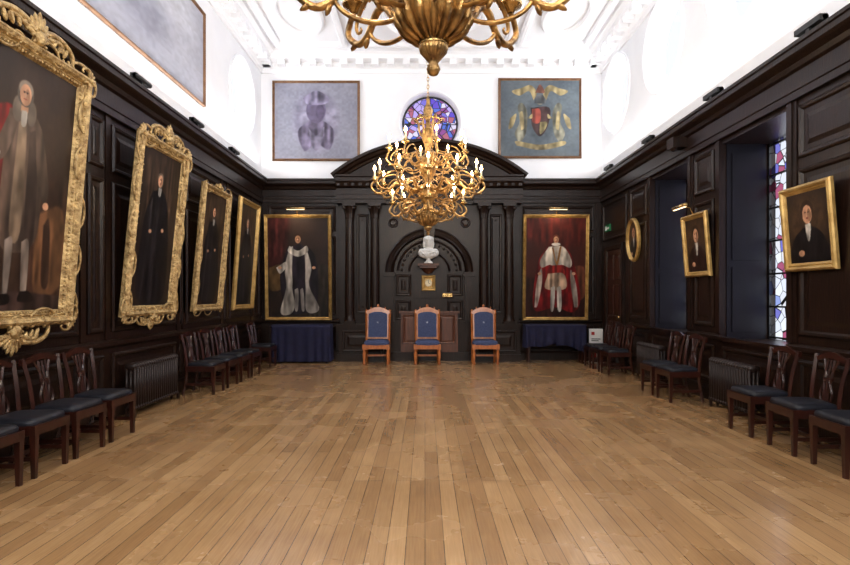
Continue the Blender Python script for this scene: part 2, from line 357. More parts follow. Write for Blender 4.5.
def p_arms(c):
    g=c[3]
    return [('E',c[0],.06,(.5,.48,.2,.3)),('P',(60,44,44),.015,[(.38,.64),(.62,.64),(.6,.4),(.5,.26),(.4,.4)]),
     ('P',(128,62,52),.01,[(.4,.62),(.5,.62),(.5,.45),(.41,.45)]),('P',(120,110,76),.01,[(.5,.45),(.59,.45),(.57,.36),(.5,.29)]),
     ('E',c[2],.02,(.5,.74,.06,.06)),('P',(80,82,84),.015,[(.43,.7),(.57,.7),(.55,.8),(.45,.8)]),
     ('P',c[2],.02,[(.24,.16),(.32,.3),(.34,.56),(.28,.7),(.22,.66),(.24,.45),(.18,.3)]),('P',c[2],.02,[(.76,.16),(.68,.3),(.66,.56),(.72,.7),(.78,.66),(.76,.45),(.82,.3)]),
     ('P',g,.015,[(.2,.14),(.5,.08),(.8,.14),(.8,.2),(.5,.15),(.2,.2)]),
     ('P',g,.015,[(.42,.74),(.36,.86),(.24,.8),(.14,.86),(.26,.9),(.38,.94),(.46,.84)]),('P',g,.015,[(.58,.74),(.64,.86),(.76,.8),(.86,.86),(.74,.9),(.62,.94),(.54,.84)]),
     ('P',(110,72,60),.01,[(.44,.84),(.5,.95),(.56,.84)]),
     ('P',g,.012,[(.26,.34),(.3,.38),(.28,.58),(.24,.55)]),('P',g,.012,[(.74,.34),(.7,.38),(.72,.58),(.76,.55)]),
     ('P',g,.01,[(.34,.5),(.4,.56),(.4,.5)]),('P',g,.01,[(.66,.5),(.6,.56),(.6,.5)]),
     ('P',g,.01,[(.12,.5),(.2,.56),(.16,.4),(.1,.36)]),('P',g,.01,[(.88,.5),(.8,.56),(.84,.4),(.9,.36)])]
def p_bustfig():
    return [('E',(132,128,146),.1,(.5,.5,.3,.4)),('P',(104,96,116),.03,[(.42,.5),(.58,.5),(.72,.36),(.66,.12),(.5,.2),(.36,.1),(.28,.36)]),
     ('E',(98,90,112),.02,(.5,.64,.13,.17)),('E',(84,76,98),.02,(.55,.62,.06,.1)),('P',(112,106,126),.02,[(.34,.8),(.5,.9),(.66,.8),(.6,.72),(.4,.72)]),
     ('P',(120,114,132),.02,[(.4,.42),(.5,.3),(.6,.42),(.54,.14),(.46,.14)])]

# ------------------------------------------------------------ room shell
XL,XR,YB,YR=-3.85,4.15,13.3,-4.0
ZC,ZT=4.2,7.15
ML=T((XL,0,0))@R(PI/2,'Z'); MR=T((XR,0,0))@R(-PI/2,'Z'); MBK=T((0,YB,0))
fl=MB(); fl.box(XL-.05,XR+.9,YR-.1,YB+.1,-.1,0,FLOOR); fl.build('floor',loc=(0,0,0))
ce=MB(); ce.box(XL-.05,XR+.1,YR-.1,YB+.1,ZT,ZT+.1,CEIL); ce.build('ceiling',loc=(0,0,0))

def circ_wall(mb,x0,x1,z0,z1,holes,m,pane,depth=.35,n=48):
    holes=sorted(holes); cur=x0
    def q(a,b,c,d):
        if b-a>1e-4 and d-c>1e-4: mb.add([(a,0,c),(b,0,c),(b,0,d),(a,0,d)],[(0,1,2,3)],m)
    for cx,cz,r,h in holes:
        q(cur,cx-h,z0,z1); q(cx-h,cx+h,z0,cz-h); q(cx-h,cx+h,cz+h,z1); cur=cx+h
        vs=[]
        for i in range(n):
            a=2*PI*i/n; c,s_=math.cos(a),math.sin(a); k=h/max(abs(c),abs(s_))
            vs+=[(cx+r*c,0,cz+r*s_),(cx+k*c,0,cz+k*s_),(cx+r*.94*c,depth,cz+r*.94*s_)]
        fs=[]
        for i in range(n):
            j=(i+1)%n; fs+=[(3*i,3*j,3*j+1,3*i+1),(3*i,3*i+2,3*j+2,3*j)]
        mb.add(vs,fs,m)
        mb.oframe(cx,cz,r+.07,r+.07,[(0,0),(0,.03),(.04,.04),(.07,.01),(.07,0)],m)
        mb.add([(cx+r*.94*math.cos(2*PI*i/n),depth,cz+r*.94*math.sin(2*PI*i/n)) for i in range(n)],[tuple(range(n))],pane)
    q(cur,x1,z0,z1)
wl=MB(); wl.M=ML
circ_wall(wl,YR,YB,ZC,ZT,[(11.95,5.72,.76,.95),(4.9,5.85,.76,.95),(2.4,5.85,.76,.95),(-.1,5.85,.76,.95)],WHITE,CLEAR)
wl.box(YR,YB,0,.1,0,ZC,WOOD); wl.build('wall_left',loc=(0,0,0),recalc=False)
wr=MB(); wr.M=MR
circ_wall(wr,-YB,-YR,ZC,ZT,[(-y,5.9,.78,.98) for y in (12.3,9.9,7.5,5.1,2.7,.3)],WHITE,CLEAR)
wr.M=Matrix()
REC=[(3.4,4.9),(6.45,7.92),(8.88,10.37)]  # first recess is out of view, added for the light of its window
ys=[YR]+[v for r_ in REC for v in r_]+[YB]
SILL,HEAD=.9,3.62
for i in range(0,len(ys),2): wr.box(XR,XR+.75,ys[i],ys[i+1],0,ZC,WOOD)
for a,b_ in REC:
    wr.box(XR,XR+.75,a,b_,0,SILL,WOOD); wr.box(XR,XR+.75,a,b_,HEAD,ZC,WOOD)
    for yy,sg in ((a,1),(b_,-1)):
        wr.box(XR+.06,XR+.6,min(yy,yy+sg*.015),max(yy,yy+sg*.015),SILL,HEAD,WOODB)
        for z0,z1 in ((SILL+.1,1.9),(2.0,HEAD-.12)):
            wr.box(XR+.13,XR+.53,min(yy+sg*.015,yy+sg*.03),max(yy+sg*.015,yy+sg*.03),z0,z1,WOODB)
wr.build('wall_right',loc=(0,0,0),recalc=False)
wb=MB(); wb.M=MBK
circ_wall(wb,XL,XR,ZC,ZT,[(.12,5.57,.7,.85)],WHITE,ROSE,depth=.2)
wb.box(XL,XR,0,.1,0,ZC,WOOD); wb.build('wall_back',loc=(0,0,0),recalc=False)
w4=MB(); w4.box(XL,XR,YR-.1,YR,0,ZC,WOOD); w4.box(XL,XR,YR-.1,YR,ZC,ZT,WHITE); w4.build('wall_front',loc=(0,0,0))

for k,(a,b_) in enumerate(REC):
    w=MB(); x=XR+.64
    w.add([(x+.02,a,SILL),(x+.02,b_,SILL),(x+.02,b_,HEAD),(x+.02,a,HEAD)],[(0,1,2,3)],STAIN)
    for yy in (a+.02,(a+b_)/2,b_-.02):
        w.box(x,x+.03,yy-.015,yy+.015,SILL,HEAD,BLACK)
    for zz in [SILL+.03,HEAD-.03]+[SILL+(HEAD-SILL)*i/6 for i in range(1,6)]: w.box(x+.005,x+.035,a,b_,zz-.012,zz+.012,BLACK)
    w.build('window_%d'%(k+1),recalc=False)
w=MB(); w.M=T((.12,YB+.17,5.57))
w.oframe(0,0,.66,.66,[(0,0),(0,.03),(.04,.03),(.04,0)],BLACK); w.oframe(0,0,.3,.3,[(0,0),(0,.02),(.02,.02),(.02,0)],BLACK)
for i in range(8):
    a=i*PI/4; w.tube([(.28*math.cos(a),0,.28*math.sin(a)),(.65*math.cos(a),0,.65*math.sin(a))],.012,BLACK,n=4)
w.build('window_4')

# ------------------------------------------------------------ panelling & trim
PP=[(0,0),(0,.02),(.02,.038),(.045,.034),(.065,.008),(.12,.008),(.17,.022)]
def pan(mb,x0,x1,z0,z1): mb.frame(x0,x1,z0,z1,PP,WOOD,fill=True)
ENT=[(0,3.68),(.06,3.68),(.06,3.76),(.075,3.77),(.075,3.82),(.04,3.84),(.04,3.98),(.08,4.0),(.1,4.05),(.17,4.09),(.19,4.11),(.19,4.17),(.21,4.18),(.21,4.22),(0,4.24)]
SK_=[(0,0),(.05,0),(.05,.16),(.03,.2),(0,.21)]
DADO=[(0,.86),(.03,.87),(.06,.9),(.06,.94),(.03,.96),(0,.97)]
def run(mb,a,b_,prof): mb.prism(prof,a,b_,WOOD)
def bays(mb,edges,dado=True):
    for a,b_ in zip(edges[:-1],edges[1:]):
        if dado: pan(mb,a+.09,b_-.09,.27,.8)
        pan(mb,a+.09,b_-.09,1.06,2.9); pan(mb,a+.09,b_-.09,3.02,3.6)
    for e in edges: mb.box(e-.05,e+.05,-.022,0,.97,3.68,WOOD)
t=MB(); t.M=ML
bays(t,[YR+.1,-2.6,-1.1,.4,1.9,3.3,4.35,6.35,6.85,8.8,9.0,10.7,11.0,12.55,13.2]); run(t,YR,YB,ENT); run(t,YR,YB,DADO)
t.build('trim_1')
t=MB(); t.M=MR
def rb(a,b_,n=1,dado=True):
    e=[-b_+ (b_-a)*i/n for i in range(n+1)]; bays(t,e,dado)
rb(YR+.1,3.3,4); rb(5.0,6.35,1); rb(8.02,8.78,1); rb(10.47,11.5,1); 
pan(t,-13.15,-11.6,2.75,3.6)
for a,b_ in REC:
    pan(t,-b_+.05,-a-.05,.27,.8)
    t.box(-b_-.09,-b_,-.04,0,.97,3.68,WOOD); t.box(-a,-a+.09,-.04,0,.97,3.68,WOOD)
run(t,-YB,-YR,ENT)
for a,b_ in ((YR,REC[0][0]),(REC[0][1],REC[1][0]),(REC[1][1],REC[2][0]),(REC[2][1],11.5)): run(t,-b_,-a,DADO)
for a,b_ in REC: t.box(-b_-.02,-a+.02,-.07,.05,.88,.93,WOOD)
for y in (9.0,):
    t.box(-y-.12,-y+.12,-.26,0,3.84,4.0,WOOD); t.ell((-y,-.2,3.86),(.1,.06,.07),WOOD)
t.build('trim_2')
t=MB(); t.M=MBK
bays(t,[XL+.1,-2.0]); bays(t,[2.2,XR-.1])
run(t,XL,-2.0,ENT); run(t,2.2,XR,ENT); run(t,XL,-2.0,DADO); run(t,2.2,XR,DADO)
t.build('trim_3')
for nm,M,a,b_ in (('baseboard_left',ML,YR,YB),('baseboard_right',MR,-YB+1.8,-YR),('baseboard_back',MBK,XL,XR)):
    t=MB(); t.M=M; run(t,a,b_,SK_); t.build(nm)
t=MB()
CC=[(0,6.72),(.04,6.72),(.05,6.8),(.12,6.84),(.14,6.92),(.3,6.96),(.32,7.04),(.4,7.08),(.42,7.15),(0,7.15)]
for M,a,b_ in ((ML,YR,YB),(MR,-YB,-YR),(MBK,XL,XR)):
    t.M=M; t.prism(CC,a,b_,CEIL)
    k=int((b_-a)/.36)
    for i in range(k): t.box(a+.1+.36*i,a+.26+.36*i,-.3,-.1,6.82,6.955,CEIL)
t.build('trim_4')
t=MB()
RP=[(0,0),(0,.07),(.03,.1),(.1,.1),(.13,.07),(.13,0)]
t.M=Matrix(((1,0,0,0),(0,0,1,0),(0,1,0,ZT),(0,0,0,1)))
for y0 in (9.9,6.9,3.9,.9):
    y1=y0+2.8
    t.frame(-1.6,1.9,y0,y1,RP,CEIL); t.oframe(.15,(y0+y1)/2,1.1,1.1,RP,CEIL)
    for x0,x1 in ((-3.35,-1.75),(2.05,3.65)):
        t.frame(x0,x1,y0,y1,RP,CEIL); t.oframe((x0+x1)/2,(y0+y1)/2,.5,.9,RP,CEIL)
    t.oframe(.15,(y0+y1)/2,.25,.25,[(0,0),(.02,.08),(.12,.05),(.15,.1)],CEIL,fill=True)
    for i in range(8):
        a=i*PI/4; t.ell((.15+.7*math.cos(a),-.03,(y0+y1)/2+.7*math.sin(a)),(.14,.05,.14),CEIL,8,6)
t.build('trim_5')

t=MB(); t.M=MR
t.frame(-12.9,-11.75,0,2.62,[(0,.002),(0,.06),(.03,.08),(.1,.06),(.12,.03),(.12,.002)],WOOD)
t.box(-12.78,-11.87,-.03,-.002,0,2.5,MAHOG)
for x0,x1 in ((-12.7,-12.36),(-12.29,-11.95)):
    for z0,z1 in ((.2,.95),(1.05,1.75),(1.85,2.4)): t.frame(x0,x1,z0,z1,[(0,.03),(.01,.045),(.04,.035),(.08,.045)],MAHOG,fill=True)
t.ell((-11.95,-.06,1.05),(.03,.03,.03),BRASS)
t.build('door_1')

# ------------------------------------------------------------ carved screen on back wall
CX=.1
s=MB(); s.M=T((CX,YB,0))
W=2.08
s.box(-W,W,-.12,0,0,3.7,WOOD)
s.box(-W-.05,W+.05,-.18,0,0,.2,WOOD)
for sx in (-1,1):
    s.box(min(sx*1.05,sx*W),max(sx*1.05,sx*W),-.3,-.1,0,.82,WOOD)
    s.box(min(sx*1.02,sx*(W+.04)),max(sx*1.02,sx*(W+.04)),-.34,-.1,.78,.86,WOOD)
    s.box(min(sx*1.02,sx*(W+.03)),max(sx*1.02,sx*(W+.03)),-.33,-.1,0,.16,WOOD)
    s.M=T((CX,YB-.3,0)); pan(s,min(sx*1.12,sx*2.0),max(sx*1.12,sx*2.0),.22,.72); s.M=T((CX,YB,0))
    for cx in (1.26,1.84):
        c=(sx*cx,-.23,0)
        s.box(c[0]-.13,c[0]+.13,-.36,-.1,.86,.92,WOOD)
        s.lathe([(.13,.92),(.13,.96),(.105,.99),(.115,1.02),(.1,1.05)],WOOD,c=c)
        s.lathe([(.1,1.05),(.102,1.8),(.092,2.7),(.085,3.28)],WOOD,n=48,lob=16,amp=.05,c=c)
        s.lathe([(.09,3.28),(.1,3.3),(.09,3.33),(.1,3.4),(.12,3.5),(.15,3.56)],WOOD,n=32,lob=8,amp=.1,c=c)
        s.box(c[0]-.15,c[0]+.15,-.38,-.1,3.56,3.62,WOOD)
        for dx in (-.11,.11): s.ell((c[0]+dx,-.36,3.51),(.04,.03,.04),WOOD,8,6)
    s.M=T((CX,YB-.12,0)); pan(s,sx*1.55-.14,sx*1.55+.14,1.1,3.4); s.M=T((CX,YB,0))
E2=[(0,3.62),(.4,3.62),(.4,3.7),(.42,3.71),(.42,3.8),(.36,3.82),(.36,3.96),(.44,3.99),(.48,4.06),(.52,4.1),(.52,4.18),(.55,4.2),(.55,4.24),(0,4.24)]
for sx in (-1,1):
    s.prism(E2,min(sx*1.0,sx*(W+.05)),max(sx*1.0,sx*(W+.05)),WOOD)
s.prism([(n*.62,z) for n,z in E2],-1.0,1.0,WOOD)
for i in range(26): 
    x=-2.1+.165*i; d=.44 if abs(x+.03)>1.0 else .28
    s.box(x,x+.07,-d-.04,-d+.06,4.0,4.07,WOOD)
half=W+.12; rise=.78; Rr=(half**2+rise**2)/(2*rise); a=math.asin(half/Rr); zc=4.22+rise-Rr
s.slab([(-half,4.22)]+[(Rr*math.sin(-a+2*a*i/40),zc+Rr*math.cos(-a+2*a*i/40)) for i in range(41)],-.3,0,WOOD)
s.oframe(0,zc,Rr+.06,Rr+.06,[(0,0),(0,.52),(.06,.52),(.08,.46),(.13,.42),(.16,.36),(.2,.34),(.22,.3)],WOOD,n=40,a0=PI/2-a,a1=PI/2+a)
s.oframe(0,4.5,.2,.18,[(0,.3),(0,.36),(.04,.38),(.06,.34),(.1,.36)],WOOD,n=24,fill=True)
for sx in (-1,1):
    s.M=T((CX,YB-.3,0))
    put_scroll(s,(sx*.28,4.42),(sx*.95,4.4),.035,WOOD,y=-.03,kind='S',side=sx)
    put_scroll(s,(sx*.3,4.6),(sx*.7,4.56),.03,WOOD,y=-.03,kind='C',side=-sx)
s.M=T((CX,YB-.12,0))
RA=1.02; ZS=2.05
s.oframe(0,ZS,RA,RA,[(0,0),(0,.1),(.03,.12),(.06,.1),(.13,.08),(.16,.1),(.19,.05),(.2,0)],WOOD,n=40,a0=0,a1=PI)
s.oframe(0,ZS,.76,.76,[(0,0),(0,.025),(.02,.035),(.05,.02),(.06,0)],WOOD,n=40,a0=.05,a1=PI-.05)
s.oframe(0,ZS,.5,.5,[(0,0),(0,.025),(.02,.035),(.05,.02),(.06,0)],WOOD,n=40,a0=.05,a1=PI-.05)
s.box(-RA,-RA+.2,-.09,0,.9,ZS,WOOD); s.box(RA-.2,RA,-.09,0,.9,ZS,WOOD)
s.box(-RA-.03,-RA+.23,-.12,0,ZS-.1,ZS,WOOD); s.box(RA-.23,RA+.03,-.12,0,ZS-.1,ZS,WOOD)
s.slab([(-.1,ZS+.78),(.1,ZS+.78),(.15,ZS+1.12),(-.15,ZS+1.12)],-.16,0,WOOD)
for i in range(17):
    an=PI*(i+.5)/17; s.ell((.64*math.cos(an),-.01,ZS+.64*math.sin(an)),(.035,.02,.035),WOOD,8,5)
for x0,x1 in ((-.78,-.42),(.42,.78)):
    pan(s,x0,x1,1.5,2.0)
    pan(s,x0,x1,.95,1.4)
s.box(-.34,.34,-.05,0,1.45,2.05,WOOD)
s.box(-.66,.66,-.08,0,.2,1.12,WOODR); s.box(-.7,.7,-.12,0,1.1,1.15,WOODR)
for i in range(3):
    s.frame(-.62+.42*i,-.24+.42*i,.4,1.06,[(0,.08),(.01,.1),(.04,.09),(.07,.1)],WOODR,fill=True)
for sx in (-1,1): s.oframe(sx*.84,3.2,.12,.12,[(0,0),(.01,.04),(.04,.03),(.07,.05)],WOOD,n=16,fill=True)
s.build('carved_wood_screen')
s=MB(); s.M=T((CX-.02,YB-.17,0))
s.box(-.24,.24,-.3,0,2.19,2.24,WOODR); s.box(-.2,.2,-.25,0,2.14,2.19,WOODR)
s.lathe([(.17,2.14),(.14,2.1),(.1,2.05),(.05,2.02),(0,2.0)],WOODR,c=(0,-.02,0),arc=PI,a0=PI,n=14)
s.build('wall_bracket')
h=MB(); h.M=T((CX-.02,YB-.34,2.245))
h.lathe([(0,0),(.1,0),(.1,.03),(.06,.05),(.05,.09),(.07,.12),(0,.13)],MARBLE,n=20)
h.ell((0,0,.2),(.19,.11,.1),MARBLE,18,10); h.ell((0,-.02,.27),(.22,.1,.08),MARBLE,18,10)
h.ell((-.15,0,.24),(.09,.1,.1),MARBLE); h.ell((.15,0,.24),(.09,.1,.1),MARBLE)
h.tube([(0,0,.26),(0,-.005,.36),(0,-.01,.44)],[.07,.055,.06],MARBLE,n=14)
h.ell((0,-.02,.5),(.082,.1,.12),MARBLE,18,12); h.ell((0,-.06,.43),(.045,.045,.045),MARBLE)
h.ell((0,-.125,.49),(.016,.03,.035),MARBLE); h.ell((0,-.112,.535),(.055,.02,.013),MARBLE); h.ell((0,-.112,.445),(.03,.014,.01),MARBLE)
for sx in (-1,1):
    h.ell((sx*.085,0,.49),(.014,.025,.035),MARBLE); h.ell((sx*.09,.02,.44),(.045,.06,.1),MARBLE); h.ell((sx*.075,.02,.55),(.05,.08,.07),MARBLE)
h.ell((0,.02,.58),(.085,.1,.06),MARBLE)
for i in range(7): h.tube([(-.2+.06*i,-.08,.3),(-.12+.05*i,-.12,.22),(-.04+.03*i,-.1,.15)],.016,MARBLE,n=6)
o=h.build('marble_bust'); md=o.modifiers.new('remesh','REMESH'); md.mode='VOXEL'; md.voxel_size=.008; md.use_smooth_shade=True
md=o.modifiers.new('smooth','SMOOTH'); md.iterations=2
c=MB(); c.M=T((CX-.02,YB-.175,1.62))
c.frame(-.16,.16,0,.36,[(0,0),(0,.05),(.02,.08),(.05,.07),(.07,.04),(.07,.02)],GOLDP,fill=True)
c.oframe(0,.18,.1,.1,[(0,.02),(0,.05),(.015,.055),(.02,.035)],GOLDP,n=24); c.oframe(0,.18,.082,.082,[(0,.035)],DIAL,n=24,fill=True)
c.tube([(0,-.04,.18),(0,-.04,.24)],.005,BLACK,n=4); c.tube([(0,-.04,.18),(.04,-.04,.165)],.005,BLACK,n=4)
for i in range(12): c.ell((.07*math.sin(i*PI/6),-.037,.18+.07*math.cos(i*PI/6)),(.006,.003,.006),BLACK,6,4)
c.build('wall_clock')
c=MB(); c.M=T((CX+.42,YB-.2,1.46)); c.frame(-.13,.13,0,.12,[(0,0),(0,.03),(.015,.035),(.02,.02)],MAHOG,fill=False); c.frame(-.12,.12,.01,.11,[(0,.02)],BRASS,fill=True); c.build('brass_plaque')

# ------------------------------------------------------------ paintings
def border(mb,w,h,t,m,rococo=0,dep=.08):
    k=t
    mb.frame(-w/2,w/2,0,h,[(0,0),(0,dep*.5),(k*.12,dep*.8),(k*.3,dep),(k*.5,dep*.85),(k*.62,dep*.5),(k*.72,dep*.6),(k*.85,dep*.4),(k,.015),(k,.0)],m)
    mb.box(-w/2+.01,w/2-.01,0,.012,.01,h-.01,WOOD)
    if rococo:
        r=rococo; rr=random.Random(3)
        def edge(p0,p1,out,n):
            for i in range(n):
                a0=Vector(p0).lerp(Vector(p1),i/n); b0=Vector(p0).lerp(Vector(p1),(i+1)/n)
                put_scroll(mb,tuple(a0),tuple(b0),r*.24,m,y=-dep*.62,kind='S' if i%2 else 'C',side=1 if i<n/2 else -1,A=34,n=30)
                an=math.atan2(out[1],out[0])
                for q_ in range(3):
                    mid=a0.lerp(b0,(q_+.5)/3)
                    leaf(mb,mid.x,mid.y,an+rr.uniform(-.9,.9),r*rr.uniform(.8,1.25),r*.42,m,y=-dep*.5,d=r*.22)
                    leaf(mb,mid.x,mid.y,an+PI+rr.uniform(-.9,.9),r*rr.uniform(.7,1.0),r*.36,m,y=-dep*.75,d=r*.16)
                j=a0; mb.ell((j.x,-dep*.8,j.y),(r*.28,r*.22,r*.28),m,8,6)
        q=t*.32
        nv=max(6,int(h/.24)); nh=max(4,int(w/.24))
        edge((-w/2+q,h-q),(-w/2+q,q),(-1,0),nv); edge((w/2-q,q),(w/2-q,h-q),(1,0),nv)
        edge((-w/2+q,q),(w/2-q,q),(0,-1),nh); edge((w/2-q,h-q),(-w/2+q,h-q),(0,1),nh)
        P=[]
        for i in range(int(h/.05)):
            for sx in (-1,1): P.append((sx*(w/2-t*.85),t*.8+i*(h-1.6*t)/int(h/.05)))
        for i in range(int(w/.05)):
            for zz in (t*.85,h-t*.85): P.append((-w/2+t*.85+i*(w-1.7*t)/int(w/.05),zz))
        for x,z in P: mb.ell((x,-dep*.45,z),(.014,.014,.014),m,6,4)
        for sx in (-1,1):
            for zz,sz in ((0,-1),(h,1)):
                cx=sx*w/2; an=math.atan2(sz,sx)
                for da in (-.9,-.45,0,.45,.9): leaf(mb,cx-sx*q,zz-sz*q,an+da,r*1.9,r*.6,m,y=-dep*.7,d=r*.25)
                for da in (-.4,.4): leaf(mb,cx-sx*q,zz-sz*q,an+PI+da,r*1.9,r*.5,m,y=-dep*.8,d=r*.2)
                mb.ell((cx-sx*q,-dep*.9,zz-sz*q),(r*.5,r*.4,r*.5),m,10,8)
                put_scroll(mb,(cx-sx*q,zz+sz*r*.4),(cx-sx*r*2.6,zz+sz*r*.3),r*.24,m,y=-dep*.7,kind='C',side=sx*sz)
                put_scroll(mb,(cx+sx*r*.4,zz-sz*q),(cx+sx*r*.3,zz-sz*r*2.8),r*.24,m,y=-dep*.7,kind='C',side=-sx*sz)
def crest(mb,z,s_,m,up=1,y=-.06):
    for sx in (-1,1):
        put_scroll(mb,(sx*.04*s_,z+up*.02),(sx*.5*s_,z+up*.06*s_),.032*s_,m,y=y,kind='C',side=-sx*up)
        put_scroll(mb,(sx*.1*s_,z+up*.2*s_),(sx*.36*s_,z+up*.12*s_),.026*s_,m,y=y,kind='S',side=sx*up)
        for i in range(4): leaf(mb,sx*(.14+.09*i)*s_,z+up*(.1-.015*i)*s_,up*PI/2-sx*.5,.13*s_,.05*s_,m,y=y,d=.02)
    for i in range(9):
        an=up*(PI/2+(i-4)*.3); leaf(mb,0,z+up*.08*s_,an,(.27-.025*abs(i-4))*s_,.06*s_,m,y=y-.01,d=.025)
    mb.ell((0,y-.03,z+up*.08*s_),(.08*s_,.045,.075*s_),m)
    for i in range(10): mb.ell((.1*s_*math.cos(i*PI/5),y-.03,z+up*.08*s_+.095*s_*math.sin(i*PI/5)),(.018*s_,.02,.018*s_),m,6,4)
def painting(w,h,t,img,M,m=GOLD,rococo=0,cr_=None,bot=None,dep=.08,name='portrait_painting',plight=False):
    mb=MB(); border(mb,w,h,t,m,rococo,dep)
    mb.canvas(-w/2+t*.95,t*.95,w-1.9*t,h-1.9*t,img,y=-.016)
    if cr_: crest(mb,h-.03,cr_,m)
    if bot: crest(mb,.03,bot,m,up=-1)
    if plight:
        mb.tube([(0,-.02,h-.02),(0,-.07,h+.1),(0,-.22,h+.12)],.01,BRASS,n=6)
        mb.tube([(-.22,-.22,h+.12),(.22,-.22,h+.12)],.028,BRASS,n=10)
        mb.tube([(-.2,-.22,h+.102),(.2,-.22,h+.102)],.016,BULB_D,n=8)
    o=mb.build(name,loc=(0,0,0),recalc=False); o.matrix_world=M; return o
def img(w,h,t,b1,b2,ops,sd,res=.012,**k): return paint(w-1.9*t,h-1.9*t,b1,b2,ops,res=res,sd=sd,**k)
def onL(y,z,lean,n=.03): return T((XL+n,y,z))@R(PI/2,'Z')@R(lean,'X')
def onR(y,z,lean,n=.03): return T((XR-n,y,z))@R(-PI/2,'Z')@R(lean,'X')
def onB(x,z,lean,n=.03): return T((x,YB-n,z))@R(lean,'X')
w,h,t=1.66,2.56,.15
painting(w,h,t,img(w,h,t,(36,27,22),(62,45,34),p_scarlet(),11,.009),onL(5.08,1.22,.085,.09),rococo=.06,cr_=.9,bot=.85,dep=.11)
w,h,t=1.4,2.34,.14
painting(w,h,t,img(w,h,t,(32,24,20),(52,38,31),p_black(),21,.01),onL(7.68,1.24,.10,.07),rococo=.07,cr_=.85,bot=.65,dep=.1)
w,h,t=1.24,2.12,.11
painting(w,h,t,img(w,h,t,(38,26,22),(58,40,32),p_black(.02),31),onL(9.78,1.25,.09,.05),rococo=.034,cr_=.34,dep=.09)
w,h,t=1.28,2.26,.11
painting(w,h,t,img(w,h,t,(32,28,26),(58,49,42),p_black(),41),onL(11.75,1.22,.07,.04),m=GOLDP,dep=.08)
w,h,t=1.56,2.46,.08
painting(w,h,t,img(w,h,t,(30,23,22),(54,40,34),p_white_robe(),51,.01),onB(-2.95,.93,.05,.05),m=GOLDP,dep=.07,plight=True)
painting(w-.02,h,t,img(w-.02,h,t,(48,22,18),(70,32,25),p_king(),61,.01),onB(3.04,.93,.05,.05),m=GOLDP,dep=.07,plight=True)
w,h,t=.8,.92,.09
painting(w,h,t,img(w,h,t,(34,25,20),(52,38,30),p_half(),71,.008),onR(5.99,1.77,.08,.05),m=GOLDP,dep=.06)
w,h,t=.76,.94,.08
painting(w,h,t,img(w,h,t,(34,24,19),(56,40,29),p_half((44,26,22)),81,.01),onR(8.45,1.79,.08,.05),m=GOLDP,dep=.06,plight=True)
mb=MB(); mb.oframe(0,.43,.33,.43,[(0,0),(0,.04),(.03,.07),(.06,.05),(.08,.02)],GOLDP)
mb.canvas(-.27,.06,.54,.74,img(.54,.74,0,(50,40,34),(80,64,50),p_half(),91,.012),y=-.02,oval=True)
o=mb.build('oval_portrait_painting',loc=(0,0,0),recalc=False); o.matrix_world=onR(11.1,2.17,.03,.03)
w,h,t=2.05,1.88,.06
painting(w,h,t,img(w,h,t,(124,124,138),(146,146,158),p_bustfig(),101,.012),onB(-2.55,4.66,0,.02),m=THINFR,dep=.05,name='armorial_panel_painting')
w=1.95
painting(w,h,t,img(w,h,t,(78,86,94),(102,110,114),p_arms([(76,84,90),(48,52,62),(112,110,96),(138,124,90)]),111,.01),onB(2.69,4.72,0,.02),m=THINFR,dep=.05,name='armorial_panel_painting')
w,h=3.65,1.62
painting(w,h,t,img(w,h,t,(158,160,174),(180,182,194),[('E',(146,148,164),.25,(.4,.45,.5,.3)),('E',(188,190,200),.2,(.7,.75,.5,.2))],121,.03,tex=.05),onL(7.97,4.76,0,.02),m=THINFR,dep=.05,name='armorial_panel_painting')  # pale greys and soft ellipses paint the reflections on the picture glass

